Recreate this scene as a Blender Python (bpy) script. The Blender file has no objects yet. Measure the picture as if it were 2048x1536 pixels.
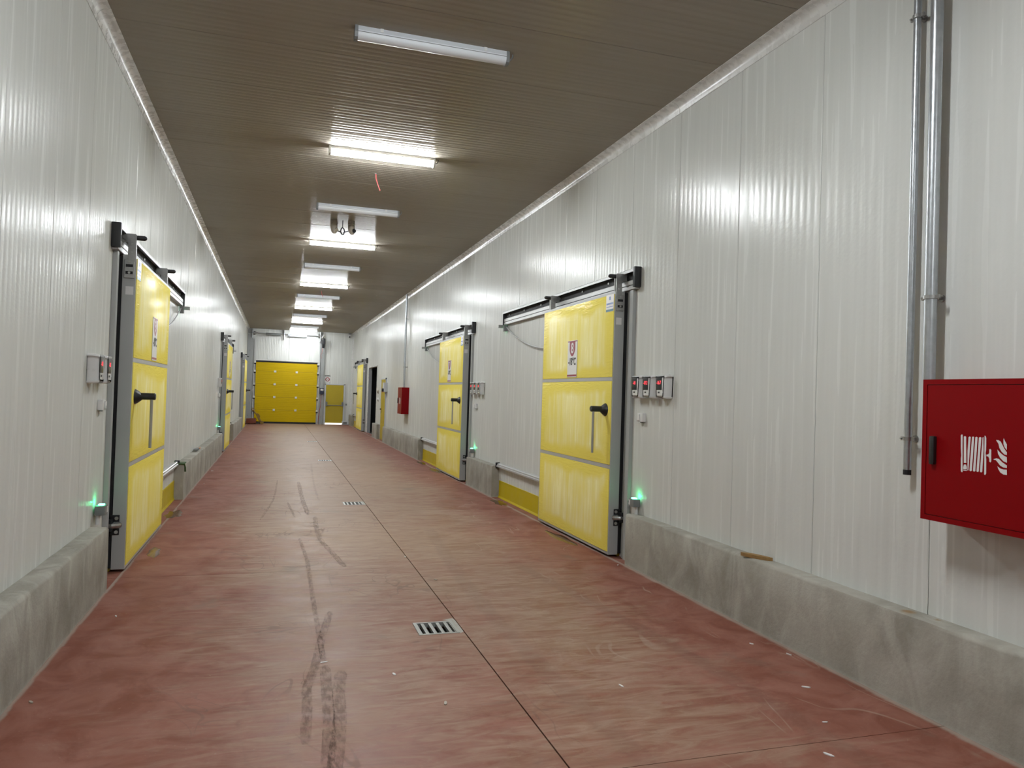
import bpy, bmesh, math, random
from mathutils import Vector, Matrix
random.seed(11)
S = bpy.context.scene
C = S.collection

# ------------------------------------------------------------------ camera
H = 1.6
YAW, PITCH, ROLL, FPX = 0.304186, 0.016001, 0.031771, 1497.85
cy, sy, cp, sp = math.cos(YAW), math.sin(YAW), math.cos(PITCH), math.sin(PITCH)
fw = Vector((sy*cp, cy*cp, sp)); r0 = Vector((cy, -sy, 0)); u0 = r0.cross(fw)
cr = r0*math.cos(ROLL) + u0*math.sin(ROLL); cu = u0*math.cos(ROLL) - r0*math.sin(ROLL)
cam = bpy.data.objects.new('camera', bpy.data.cameras.new('camera'))
C.objects.link(cam)
m = Matrix((cr, cu, -fw)).transposed().to_4x4(); m.translation = (0, 0, H)
cam.matrix_world = m
cam.data.sensor_fit = 'HORIZONTAL'; cam.data.sensor_width = 36.0
cam.data.lens = FPX/2048*36.0
cam.data.clip_start = 0.05; cam.data.clip_end = 200
S.camera = cam

# ------------------------------------------------------------------ world, light level
W = bpy.data.worlds.new('world'); S.world = W; W.use_nodes = True
W.node_tree.nodes['Background'].inputs[0].default_value = (0.05, 0.05, 0.05, 1)
W.node_tree.nodes['Background'].inputs[1].default_value = 0.2
TUBE = 22.0                      # radiance of a lit tube diffuser
S.view_settings.view_transform = 'Standard'; S.view_settings.look = 'None'
S.view_settings.gamma = 1.0; S.view_settings.exposure = 3.85
S.view_settings.use_curve_mapping = False
cyc = S.cycles
cyc.max_bounces = 6; cyc.diffuse_bounces = 5; cyc.glossy_bounces = 3; cyc.transmission_bounces = 2; cyc.transparent_max_bounces = 4
cyc.caustics_reflective = False; cyc.caustics_refractive = False; cyc.sample_clamp_indirect = 4.0; cyc.use_light_tree = False

# ------------------------------------------------------------------ layout (metres)
WL, WR, CEIL, YF, YB = -1.33, 3.40, 4.30, 36.0, -6.0
KZ = 0.49                        # kerb height
KL, KR = -1.20, 3.28             # kerb faces

# ------------------------------------------------------------------ node helper
class NT:
    def __init__(s, name):
        s.m = bpy.data.materials.new(name); s.m.use_nodes = True
        s.t = s.m.node_tree; s.b = s.t.nodes['Principled BSDF']; s.out = s.t.nodes['Material Output']
    def n(s, typ, **kw):
        nd = s.t.nodes.new(typ)
        for k, v in kw.items(): setattr(nd, k, v)
        return nd
    def set(s, sock, v):
        if hasattr(v, 'is_linked') or isinstance(v, bpy.types.NodeSocket): s.t.links.new(v, sock)
        elif isinstance(v, (tuple, list)) and len(v) == 3 and sock.type == 'RGBA': sock.default_value = (*v, 1)
        else: sock.default_value = v
    def math(s, op, a, b=0.0, c=None, clamp=False):
        nd = s.n('ShaderNodeMath', operation=op, use_clamp=clamp)
        s.set(nd.inputs[0], a); s.set(nd.inputs[1], b)
        if c is not None: s.set(nd.inputs[2], c)
        return nd.outputs[0]
    def mix(s, f, a, b, blend='MIX'):
        nd = s.n('ShaderNodeMix', data_type='RGBA', blend_type=blend)
        s.set(nd.inputs[0], f); s.set(nd.inputs[6], a); s.set(nd.inputs[7], b)
        return nd.outputs[2]
    def ramp(s, v, lo, hi, a=0.0, b=1.0, smooth=True):
        nd = s.n('ShaderNodeMapRange', interpolation_type='SMOOTHSTEP' if smooth else 'LINEAR')
        s.set(nd.inputs[0], v); s.set(nd.inputs[1], lo); s.set(nd.inputs[2], hi); s.set(nd.inputs[3], a); s.set(nd.inputs[4], b)
        return nd.outputs[0]
    def pos(s): return s.n('ShaderNodeNewGeometry').outputs['Position']
    def gen(s): return s.n('ShaderNodeTexCoord').outputs['Generated']
    def xyz(s, v):
        nd = s.n('ShaderNodeSeparateXYZ'); s.set(nd.inputs[0], v); return nd.outputs
    def scale(s, v, sc, loc=(0, 0, 0)):
        nd = s.n('ShaderNodeMapping'); s.set(nd.inputs[0], v)
        nd.inputs['Scale'].default_value = sc; nd.inputs['Location'].default_value = loc; return nd.outputs[0]
    def noise(s, v, sc=5.0, det=3.0, rough=0.55, dist=0.0):
        nd = s.n('ShaderNodeTexNoise'); s.set(nd.inputs['Vector'], v)
        nd.inputs['Scale'].default_value = sc; nd.inputs['Detail'].default_value = det
        nd.inputs['Roughness'].default_value = rough; nd.inputs['Distortion'].default_value = dist
        return nd.outputs[0]
    def bump(s, h, strength=0.2, dist=0.01, normal=None):
        nd = s.n('ShaderNodeBump'); nd.inputs['Strength'].default_value = strength; nd.inputs['Distance'].default_value = dist
        s.set(nd.inputs['Height'], h)
        if normal is not None: s.set(nd.inputs['Normal'], normal)
        s.t.links.new(nd.outputs[0], s.b.inputs['Normal']); return nd.outputs[0]
    def sheen(s, fac, rough, k=0.0, ior=1.15):            # satin topcoat: a fixed share of gloss over the matt paint
        g = s.n('ShaderNodeBsdfGlossy'); g.inputs['Color'].default_value = (1, 1, 1, 1); s.set(g.inputs['Roughness'], rough)
        l = s.b.inputs['Normal'].links
        if l: s.t.links.new(l[0].from_socket, g.inputs['Normal'])
        mx = s.n('ShaderNodeMixShader')
        if k:
            fr = s.n('ShaderNodeFresnel'); fr.inputs['IOR'].default_value = ior; fac = s.math('MULTIPLY_ADD', fr.outputs[0], k, fac)
        s.set(mx.inputs[0], fac)
        s.t.links.new(s.b.outputs[0], mx.inputs[1]); s.t.links.new(g.outputs[0], mx.inputs[2]); s.t.links.new(mx.outputs[0], s.out.inputs['Surface'])
        s.b.inputs['Specular IOR Level'].default_value = 0.0
    def p(s, **kw):
        for k, v in kw.items(): s.set(s.b.inputs[k.replace('_', ' ')], v)
        return s.m

def plain(name, col, rough=0.5, metal=0.0, var=0.08, vs=14.0, bump=0.0, coat=0.0, **kw):
    t = NT(name); n = t.noise(t.pos(), vs, 3)
    d = tuple(c*(1-var) for c in col); l = tuple(min(1, c*(1+var)) for c in col)
    t.p(Base_Color=t.mix(n, d, l), Roughness=t.ramp(n, 0.3, 0.7, max(0.02, rough-0.05), min(1, rough+0.05)), Metallic=metal, Coat_Weight=coat)
    if bump: t.bump(n, bump, 0.004)
    for k, v in kw.items(): t.p(**{k: v})
    return t.m
def glow(name, col, strength):
    t = NT(name); n = t.noise(t.pos(), 3.0)
    t.p(Base_Color=col, Emission_Color=t.mix(t.math('MULTIPLY', n, 0.06), col, (1, 1, 1)), Emission_Strength=strength)
    t.m.cycles.emission_sampling = 'FRONT' if strength > 10 else 'NONE'; return t.m

M = {}
# painted steel skin of the insulated panels: off white, satin, faint vertical weathering
def skin(name, axis, cols, r0, r1, spec, sheen=0, k=0.0):
    t = NT(name); P = t.pos()
    st = {'z': (9, 9, 0.35), 'x': (0.35, 9, 9)}[axis]
    n1 = t.noise(t.scale(P, st), 1.6, 2, 0.65)
    n2 = t.noise(P, 0.55, 0)
    col = t.mix(t.ramp(n1, 0.30, 0.75), cols[0], cols[1])
    col = t.mix(t.ramp(n2, 0.45, 0.72, 0, 0.3), col, cols[2])
    rg = t.ramp(n1, 0.3, 0.75, r0, r1)
    t.p(Base_Color=col, Roughness=rg, Specular_IOR_Level=spec)
    t.bump(t.noise(P, 38, 1), 0.22, 0.003)
    if sheen: t.sheen(sheen, rg, k)
    return t.m
M['wall'] = skin('panel_skin_vertical', 'z', ((0.575, 0.585, 0.56), (0.61, 0.62, 0.595), (0.575, 0.575, 0.535)), 0.20, 0.30, 0.0, 0.045, 0.12)
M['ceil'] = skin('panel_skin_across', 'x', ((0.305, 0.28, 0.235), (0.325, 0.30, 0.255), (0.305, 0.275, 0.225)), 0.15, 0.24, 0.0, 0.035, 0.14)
M['back'] = plain('joint_shadow_foam', (0.10, 0.10, 0.095), 0.9)
M['cove'] = plain('cove_plastic', (0.58, 0.58, 0.56), 0.28, var=0.03)
M['alu'] = plain('aluminium_edge', (0.37, 0.38, 0.375), 0.45, 0.1, 0.04, 6)
M['alu2'] = plain('aluminium_rail', (0.44, 0.44, 0.44), 0.40, 0.25, 0.04, 8)
M['galv'] = plain('galvanised_pipe', (0.42, 0.44, 0.46), 0.34, 0.85, 0.22, 30, 0.1)
M['steel'] = plain('stainless_steel', (0.36, 0.36, 0.34), 0.38, 0.45, 0.12, 25)
M['zinc'] = plain('zinc_bracket', (0.33, 0.33, 0.32), 0.38, 0.8, 0.2, 40)
M['black'] = plain('black_plastic', (0.012, 0.012, 0.014), 0.42, var=0.2)
M['rubber'] = plain('black_rubber', (0.006, 0.006, 0.007), 0.7, var=0.2)
M['white'] = plain('white_plastic', (0.64, 0.64, 0.63), 0.32, var=0.03)
M['paper'] = plain('white_print', (0.66, 0.65, 0.64), 0.4, var=0.02)
M['greyp'] = plain('grey_plastic', (0.16, 0.17, 0.17), 0.5)
M['lgrey'] = plain('light_grey_plastic', (0.52, 0.54, 0.57), 0.45, var=0.03)
M['diff_off'] = plain('frosted_diffuser', (0.66, 0.68, 0.71), 0.38, var=0.02)
def lit_diffuser(TUBE):              # brightest straight down, dimmer through the sides of the cover
    t = NT('lit_diffuser'); nz = t.xyz(t.n('ShaderNodeNewGeometry').outputs['True Normal'])[2]
    t.p(Base_Color=(0.8, 0.8, 0.8), Emission_Color=(0.955, 1.0, 1.02), Emission_Strength=t.ramp(nz, 0.0, -1.0, 0.30*TUBE, TUBE, False))
    t.m.cycles.emission_sampling = 'FRONT'; return t.m
M['diff_on'] = lit_diffuser(TUBE)
M['diff_dim'] = lit_diffuser(TUBE*0.6)
M['red'] = plain('red_enamel', (0.20, 0.001, 0.003), 0.45, var=0.05, vs=40, Specular_IOR_Level=0.10)
M['maroon'] = plain('maroon_print', (0.25, 0.012, 0.03), 0.4, var=0.04)
M['ink'] = plain('black_print', (0.012, 0.012, 0.012), 0.5)
M['blue'] = plain('blue_print', (0.13, 0.20, 0.42), 0.4)
M['teal'] = plain('teal_print', (0.03, 0.14, 0.19), 0.4)
M['led_red'] = glow('red_digits', (1.0, 0.02, 0.04), 0.16)
M['led_green'] = glow('green_led', (0.05, 1.0, 0.35), 0.9)
M['screen'] = plain('dark_display_glass', (0.008, 0.008, 0.009), 0.12)
M['post'] = plain('grey_steel_post', (0.30, 0.31, 0.31), 0.5, 0.3, 0.08)
M['kick'] = plain('yellow_lacquer', (0.52, 0.40, 0.003), 0.36, var=0.05, vs=5, Specular_IOR_Level=0.1)
M['shut'] = plain('yellow_shutter_paint', (0.58, 0.405, 0.004), 0.42, var=0.04, vs=4, Specular_IOR_Level=0.12)
M['ydoor'] = plain('yellow_door_paint', (0.42, 0.32, 0.02), 0.45, var=0.05, vs=4, Specular_IOR_Level=0.3)
M['orange'] = plain('rust_orange_paint', (0.16, 0.035, 0.012), 0.5, var=0.2)
M['olive'] = plain('worn_yellow_paint', (0.23, 0.14, 0.02), 0.5, var=0.3, vs=20)
M['wood'] = plain('splintered_wood', (0.26, 0.15, 0.05), 0.75, var=0.35, vs=40, bump=0.3)
M['strap'] = plain('green_strap', (0.035, 0.075, 0.014), 0.7, var=0.3)
M['wire_red'] = plain('red_wire', (0.38, 0.05, 0.05), 0.5)
M['beige'] = plain('beige_plastic', (0.36, 0.32, 0.26), 0.5)
M['dark'] = plain('unlit_room', (0.05, 0.05, 0.05), 0.8)
M['reveal'] = plain('grey_reveal', (0.30, 0.31, 0.32), 0.5)
M['day'] = glow('daylight_gap', (1.0, 0.98, 0.92), 0.16)

def film():                      # yellow steel behind clouded protective film
    t = NT('filmed_yellow_skin'); P = t.pos(); g = t.xyz(t.gen())
    eu = t.math('MINIMUM', g[1], t.math('SUBTRACT', 1.0, g[1])); ev = t.math('MINIMUM', g[2], t.math('SUBTRACT', 1.0, g[2]))
    wob = t.math('MULTIPLY', t.math('SUBTRACT', t.noise(P, 2.2, 3), 0.5), 0.16)
    e = t.math('ADD', t.math('MINIMUM', eu, t.math('MULTIPLY', ev, 0.62)), wob)
    core = t.ramp(e, 0.05, 0.12)
    streak = t.noise(t.scale(P, (7, 7, 0.5)), 1.5, 5, 0.7)
    blot = t.noise(P, 1.3, 3)
    hz = t.math('MULTIPLY', core, t.ramp(t.math('ADD', t.math('MULTIPLY', streak, 0.6), t.math('MULTIPLY', blot, 0.4)), 0.36, 0.66, 0.12, 0.85))
    col = t.mix(hz, (0.80, 0.67, 0.125), (0.89, 0.835, 0.47))
    crinkle = t.noise(t.scale(P, (3, 3, 22)), 2.0, 3, 0.5, 0.6)
    edge = t.ramp(e, 0.0, 0.10, 1.0, 0.08)
    t.p(Base_Color=col, Roughness=t.ramp(hz, 0, 1, 0.36, 0.48), Specular_IOR_Level=0.0)
    t.bump(t.math('ADD', t.math('MULTIPLY', crinkle, edge), t.math('MULTIPLY', streak, 0.2)), 0.55, 0.012)
    t.sheen(0.05, t.ramp(hz, 0, 1, 0.17, 0.30))
    return t.m
M['film'] = film()

def concrete():
    t = NT('cast_concrete'); P = t.pos()
    a = t.noise(P, 1.7, 6, 0.6); b = t.noise(t.scale(P, (3, 3, 1.3)), 1.6, 4, 0.6, 0.8); c = t.noise(P, 45, 3)
    z = t.xyz(P)[2]
    col = t.mix(t.ramp(a, 0.3, 0.7), (0.225, 0.21, 0.175), (0.35, 0.33, 0.285))
    col = t.mix(t.ramp(b, 0.42, 0.72, 0, 0.6), col, (0.44, 0.42, 0.37))
    col = t.mix(t.ramp(t.noise(P, 5.5, 2), 0.70, 0.76, 0, 0.35), col, (0.08, 0.075, 0.065))
    for c_, r_ in (((3.368, 3.10, KZ), 0.022), ((3.335, 3.26, KZ), 0.05)):
        vd = t.n('ShaderNodeVectorMath', operation='DISTANCE'); t.set(vd.inputs[0], P); vd.inputs[1].default_value = c_
        col = t.mix(t.ramp(t.math('ADD', vd.outputs['Value'], t.math('MULTIPLY', c, 0.03)), r_*0.5, r_+0.02, 0.75, 0), col, (0.22, 0.11, 0.02))
    col = t.mix(t.ramp(t.math('ADD', z, t.math('MULTIPLY', c, 0.03)), 0.012, 0.035, 0.5, 0), col, (0.42, 0.40, 0.36))
    t.p(Base_Color=col, Roughness=0.86)
    t.bump(t.math('ADD', c, t.math('MULTIPLY', a, 2)), 0.35, 0.006)
    return t.m
M['conc'] = concrete()

def floor_mat():
    t = NT('red_power_floated_floor'); P = t.pos(); x, y, z = t.xyz(P)
    big = t.noise(P, 0.7, 3, 0.62)
    mid = t.noise(P, 3.2, 4, 0.65, 0.8)
    swp = t.noise(t.scale(P, (2.2, 9.0, 1)), 1.2, 4, 0.68, 1.2)
    fin = t.noise(P, 42, 2, 0.7)
    red = t.mix(t.ramp(mid, 0.3, 0.72), (0.188, 0.0624, 0.04), (0.264, 0.108, 0.076))
    red = t.mix(t.ramp(big, 0.5, 0.72, 0, 0.55), red, (0.216, 0.056, 0.0288))
    dust_gloss = t.mix(t.ramp(swp, 0.3, 0.7), (0.248, 0.16, 0.104), (0.32, 0.22, 0.152))
    lane = t.math('MULTIPLY', t.ramp(x, -1.1, 0.3), t.ramp(x, 3.3, 1.9))
    far = t.ramp(y, 1.0, 9.0, 0.25, 0.8, False)  # beige dust tone grows with distance, painting in the floor's grazing gloss
    dm = t.math('ADD', t.math('MULTIPLY', t.math('MULTIPLY', lane, far), 1.0), t.math('MULTIPLY', t.math('SUBTRACT', t.math('ADD', swp, big), 1.0), 1.0))
    col = t.mix(t.math('MULTIPLY', t.ramp(dm, 0.05, 0.85), 0.9), red, dust_gloss)
    # grey cement burnish patches
    col = t.mix(t.ramp(t.noise(P, 1.15, 4, 0.6, 0.5), 0.60, 0.76, 0, 0.55), col, (0.152, 0.132, 0.104))
    # pale rim of mortar beside the kerbs
    rim = t.math('MAXIMUM', t.ramp(t.math('ADD', x, t.math('MULTIPLY', mid, 0.05)), KR-0.03, KR+0.005), t.ramp(t.math('ADD', x, t.math('MULTIPLY', mid, 0.05)), KL+0.035, KL+0.055, 1, 0))
    rim = t.math('MULTIPLY', rim, t.math('MULTIPLY', t.ramp(x, KL-0.004, KL+0.004), t.ramp(x, KR-0.004, KR+0.004, 1, 0)))
    col = t.mix(t.math('MULTIPLY', rim, 0.6), col, (0.36, 0.33, 0.28))
    # tyre tracks: x = x0 + a*sin(b*y+c) bands
    rub = None
    for (x0, a, b, c, w, y0, y1, k) in [(0.72, 0.08, 0.4, 0.2, 0.02, 11, 17, 0.4), (2.35, 0.25, 0.5, 0.2, 0.09, 2.0, 7, 0.22), (1.75, 0.2, 0.45, 2.5, 0.09, 2.0, 9, 0.2)]:
        cx = t.math('ADD', t.math('MULTIPLY', t.math('SINE', t.math('ADD', t.math('MULTIPLY', y, b), c)), a), x0)
        d = t.math('ABSOLUTE', t.math('SUBTRACT', x, cx))
        d = t.math('ADD', d, t.math('MULTIPLY', t.math('SUBTRACT', t.math('ADD', mid, fin), 1.0), 0.07))
        k_ = t.math('MULTIPLY', t.ramp(d, w*0.4, w, k*0.75, 0), t.math('MULTIPLY', t.ramp(y, y0, y0+0.4), t.ramp(y, y1-0.4, y1, 1, 0)))
        rub = k_ if rub is None else t.math('MAXIMUM', rub, k_)
    # fine crossing scuffs: contour lines of a stretched noise, in the traffic lane
    def scuff(sc, loc, w):
        n = t.noise(t.scale(P, sc, loc), 1.0, 2, 0.5, 1.0)
        return t.ramp(t.math('ABSOLUTE', t.math('SUBTRACT', n, 0.5)), w*0.4, w, 1, 0)
    s1 = t.math('MAXIMUM', scuff((2.1, 0.55, 1), (3, 1, 0), 0.008), scuff((0.7, 3.1, 1), (7, 2, 0), 0.010))
    s2 = scuff((1.5, 1.1, 1), (13, 5, 0), 0.006)
    sc = t.math('MULTIPLY', t.math('MAXIMUM', s1, s2), t.ramp(t.noise(P, 0.9, 2), 0.45, 0.65))
    sc = t.math('MULTIPLY', sc, t.math('MULTIPLY', t.ramp(x, -0.9, -0.1), t.ramp(x, 2.2, 0.7)))
    dark = t.math('MAXIMUM', rub, t.math('MULTIPLY', sc, 0.5))
    col = t.mix(dark, col, (0.12, 0.068, 0.048))
    # pale dry scratches on the kerb side
    s3 = t.math('MULTIPLY', scuff((1.9, 0.9, 1), (21, 9, 0), 0.012), t.math('MULTIPLY', t.ramp(x, 1.4, 2.2), t.ramp(t.noise(P, 1.7, 3), 0.5, 0.66)))
    col = t.mix(t.math('MULTIPLY', s3, 0.4), col, (0.36, 0.28, 0.22))
    col = t.mix(t.ramp(fin, 0.66, 0.74, 0, 0.25), col, (0.36, 0.26, 0.21))
    rg = t.math('ADD', t.ramp(t.math('ADD', t.math('MULTIPLY', swp, 0.5), t.math('MULTIPLY', mid, 0.5)), 0.34, 0.66, 0.34, 0.60), t.math('MULTIPLY', t.math('SUBTRACT', fin, 0.5), 0.12))
    rg = t.math('ADD', rg, t.math('MULTIPLY', dark, 0.25))
    t.p(Base_Color=col, Roughness=t.math('ADD', rg, 0.04), Specular_IOR_Level=0.20)
    t.bump(t.math('ADD', t.noise(t.scale(P, (2.2, 9.0, 1)), 1.2, 3, 0.68), t.math('MULTIPLY', t.noise(P, 42, 0), 0.25)), 0.20, 0.006)
    t.sheen(0.038, rg, 0.15, 1.2)
    return t.m
M['floor'] = floor_mat()
def puddle_mat():
    t = NT('rusty_water'); n = t.noise(t.pos(), 9, 3)
    t.p(Base_Color=t.mix(n, (0.075, 0.032, 0.012), (0.14, 0.06, 0.02)), Roughness=0.18, Specular_IOR_Level=0.4); return t.m
M['puddle'] = puddle_mat()
def rubber_mark():
    t = NT('rubber_streak'); P = t.pos()
    n = t.noise(t.scale(P, (30, 7, 1)), 1.5, 3, 0.75)
    t.p(Base_Color=(0.115, 0.066, 0.048), Roughness=0.75, Specular_IOR_Level=0.1)
    tr = t.n('ShaderNodeBsdfTransparent'); mx = t.n('ShaderNodeMixShader'); t.set(mx.inputs[0], t.ramp(n, 0.36, 0.66, 0.02, 0.32))
    t.t.links.new(tr.outputs[0], mx.inputs[1]); t.t.links.new(t.b.outputs[0], mx.inputs[2]); t.t.links.new(mx.outputs[0], t.out.inputs['Surface'])
    return t.m
M['mark'] = rubber_mark()

# ------------------------------------------------------------------ mesh helper
class MB:
    def __init__(s, T=None): s.v = []; s.f = []; s.T = T or (lambda x, y, z: (x, y, z))
    def add(s, vs, fs):
        o = len(s.v); s.v += [s.T(*v) for v in vs]; s.f += [[i+o for i in f] for f in fs]; return s
    def box(s, a, b, c=0.0):
        (x0, y0, z0), (x1, y1, z1) = a, b
        if c <= 0:
            vs = [(x, y, z) for x in (x0, x1) for y in (y0, y1) for z in (z0, z1)]
            return s.add(vs, [(0, 1, 3, 2), (4, 6, 7, 5), (0, 4, 5, 1), (2, 3, 7, 6), (0, 2, 6, 4), (1, 5, 7, 3)])
        bm = bmesh.new(); bmesh.ops.create_cube(bm, size=1)
        for v in bm.verts: v.co = ((x0+x1)/2+v.co.x*(x1-x0), (y0+y1)/2+v.co.y*(y1-y0), (z0+z1)/2+v.co.z*(z1-z0))
        bmesh.ops.bevel(bm, geom=bm.edges[:], offset=c, segments=2, profile=0.7, affect='EDGES')
        bm.verts.index_update()
        s.add([tuple(v.co) for v in bm.verts], [[v.index for v in f.verts] for f in bm.faces]); bm.free(); return s
    def tube(s, pts, r, n=10, cap=True):
        pts = [Vector(p) for p in pts]; rs = r if isinstance(r, (list, tuple)) else [r]*len(pts)
        vs, fs = [], []; ref = None
        for i, p in enumerate(pts):
            d = (pts[min(i+1, len(pts)-1)]-pts[max(i-1, 0)]).normalized()
            if ref is None: ref = Vector((0, 0, 1)) if abs(d.z) < 0.9 else Vector((1, 0, 0))
            a = d.cross(ref).normalized(); b = a.cross(d).normalized(); ref = b
            for k in range(n):
                t = 2*math.pi*k/n; vs.append(tuple(p+(a*math.cos(t)+b*math.sin(t))*rs[i]))
        for i in range(len(pts)-1):
            for k in range(n):
                k2 = (k+1) % n; fs.append((i*n+k, i*n+k2, (i+1)*n+k2, (i+1)*n+k))
        if cap: fs += [tuple(range(n))[::-1], tuple((len(pts)-1)*n+k for k in range(n))]
        return s.add(vs, fs)
    def prism(s, outline, ax, a, b):
        # outline: list of 2-D points in the plane normal to axis ax
        def pt(q, t):
            q = list(q); q.insert(ax, t); return tuple(q)
        n = len(outline); vs = [pt(q, a) for q in outline]+[pt(q, b) for q in outline]
        fs = [tuple(range(n)), tuple(range(2*n-1, n-1, -1))]+[(i, (i+1) % n, n+(i+1) % n, n+i) for i in range(n)]
        return s.add(vs, fs)
    def build(s, name, mat, parent=None, smooth=False, loc=None, key=None):
        me = bpy.data.meshes.new(name); me.from_pydata(s.v, [], s.f)
        bm = bmesh.new(); bm.from_mesh(me); bmesh.ops.recalc_face_normals(bm, faces=bm.faces[:]); bm.to_mesh(me); bm.free()
        me.materials.append(M[mat] if isinstance(mat, str) else mat)
        if smooth:
            for p in me.polygons: p.use_smooth = True
            me.set_sharp_from_angle(angle=math.radians(38))
        return link(name, me, parent, loc)
def link(name, me, parent=None, loc=None):
    o = bpy.data.objects.new(name, me); C.objects.link(o)
    if parent is not None: o.parent = parent
    if loc is not None: o.location = loc
    return o
def empty(name, loc=(0, 0, 0)):
    o = bpy.data.objects.new(name, None); C.objects.link(o); o.location = loc; o.empty_display_size = 0.1; return o
def tag(o, label=None, cat=None, group=None, kind=None):
    if label: o['label'] = label
    if cat: o['category'] = cat
    if group: o['group'] = group
    if kind: o['kind'] = kind
    return o
def text_mesh(txt, size, T, depth=0.0008, xs=1.0, bold=0.0):
    """flat lettering; T(u, v, w): u along the line (centred), v up (centred), w out of the surface"""
    cu_ = bpy.data.curves.new('lettering', 'FONT'); cu_.body = txt; cu_.size = size; cu_.align_x = 'CENTER'; cu_.align_y = 'CENTER'
    cu_.extrude = depth/2; cu_.offset = bold; cu_.resolution_u = 3
    ob = bpy.data.objects.new('lettering', cu_); C.objects.link(ob)
    dg = bpy.context.evaluated_depsgraph_get(); me = bpy.data.meshes.new_from_object(ob.evaluated_get(dg))
    bpy.data.objects.remove(ob); bpy.data.curves.remove(cu_)
    b = MB(T); b.add([(v.co.x*xs, v.co.y, v.co.z+depth/2) for v in me.vertices], [list(p.vertices) for p in me.polygons])
    bpy.data.meshes.remove(me); return b
def side_T(side):                # local (along +Y, out of the wall, up) -> offset from a base point on the wall
    return (lambda x, y, z: (-y, x, z)) if side == 'R' else (lambda x, y, z: (y, x, z))
def wall_x(side): return WR if side == 'R' else WL

# ------------------------------------------------------------------ setting: floor
DRAINS = [5.045, 10.85, 17.52, 23.90]; DX0, DX1, DH = 0.955, 1.235, 0.135
fl = MB().box((WL-0.1, YB, -0.09), (WR+0.1, YF, -0.05)).build('floor', 'rubber')
tag(fl, 'red power floated concrete floor of the corridor with saw cut joints', kind='structure')
JX = 1.265
cuts = [YB, -0.95, 2.97, 6.86, 10.15, 14.05, 17.95, 21.85, 25.75, 29.65, 33.5, YF]
for i in range(len(cuts)-1):
    for (xa, xb) in ((WL-0.05, JX-0.004), (JX+0.004, WR+0.05)):
        ya, yb = cuts[i]+0.0022, cuts[i+1]-0.0022
        xs, ys, holes = [xa, xb], [ya, yb], []
        for d in DRAINS:
            if xa < DX0 and DX1 < xb and ya < d < yb:
                xs += [DX0, DX1]; ys += [d-DH, d+DH]; holes.append((DX0, DX1, d-DH, d+DH))
        xs = sorted(set(xs)); ys = sorted(set(ys)); b = MB()
        inh = lambda x, y: any(h[0] < x < h[1] and h[2] < y < h[3] for h in holes)
        for p in range(len(xs)-1):
            for q in range(len(ys)-1):
                if inh((xs[p]+xs[p+1])/2, (ys[q]+ys[q+1])/2): continue
                b.box((xs[p], ys[q], -0.05), (xs[p+1], ys[q+1], 0.0))
        b.build('floor_slab', 'floor', fl)

# rubber streaks left by trucks on the slab
MARKS = [[(0.415, 13.514), (0.413, 11.224), (0.439, 9.905)], [(0.519, 9.779), (0.49, 8.868), (0.507, 8.133), (0.578, 7.593), (0.649, 6.952)], [(0.291, 8.356), (0.332, 7.251), (0.324, 6.525), (0.322, 5.684), (0.319, 5.033), (0.322, 4.538)], [(0.427, 5.573), (0.351, 5.1), (0.315, 4.855), (0.263, 4.441), (0.206, 4.165), (0.205, 3.933), (0.178, 3.51)], [(0.325, 4.488), (0.31, 4.093), (0.302, 3.766), (0.277, 3.438), (0.252, 3.171)], [(0.41, 4.38), (0.367, 4.08), (0.356, 3.754), (0.298, 3.315), (0.255, 3.014)], [(0.071, 13.747), (0.021, 11.286), (-0.136, 9.59)], [(0.203, 11.023), (0.275, 9.729)]]
for mi, pts in enumerate(MARKS):
    w = (0.030, 0.028, 0.018, 0.026, 0.030, 0.034, 0.014, 0.016)[mi]; vs, fs = [], []
    fine = []
    for a, b in zip(pts[:-1], pts[1:]):
        for k in range(6): fine.append((a[0]+(b[0]-a[0])*k/6, a[1]+(b[1]-a[1])*k/6))
    fine.append(pts[-1])
    for _ in range(4): fine = [fine[0]]+[tuple((fine[q-1][c]+2*fine[q][c]+fine[q+1][c])/4 for c in (0, 1)) for q in range(1, len(fine)-1)]+[fine[-1]]
    for q, pt in enumerate(fine):
        d = Vector((fine[min(q+1, len(fine)-1)][0]-fine[max(q-1, 0)][0], fine[min(q+1, len(fine)-1)][1]-fine[max(q-1, 0)][1])).normalized()
        ww = w*(0.5 if q in (0, len(fine)-1) else 1)*random.uniform(0.95, 1.05); z = 0.0006+0.0001*mi
        vs += [(pt[0]-d.y*ww, pt[1]+d.x*ww, z), (pt[0]+d.y*ww, pt[1]-d.x*ww, z)]
    fs = [(2*q, 2*q+1, 2*q+3, 2*q+2) for q in range(len(fine)-1)]
    MB().add(vs, fs).build('tyre_mark', 'mark', fl)

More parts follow.
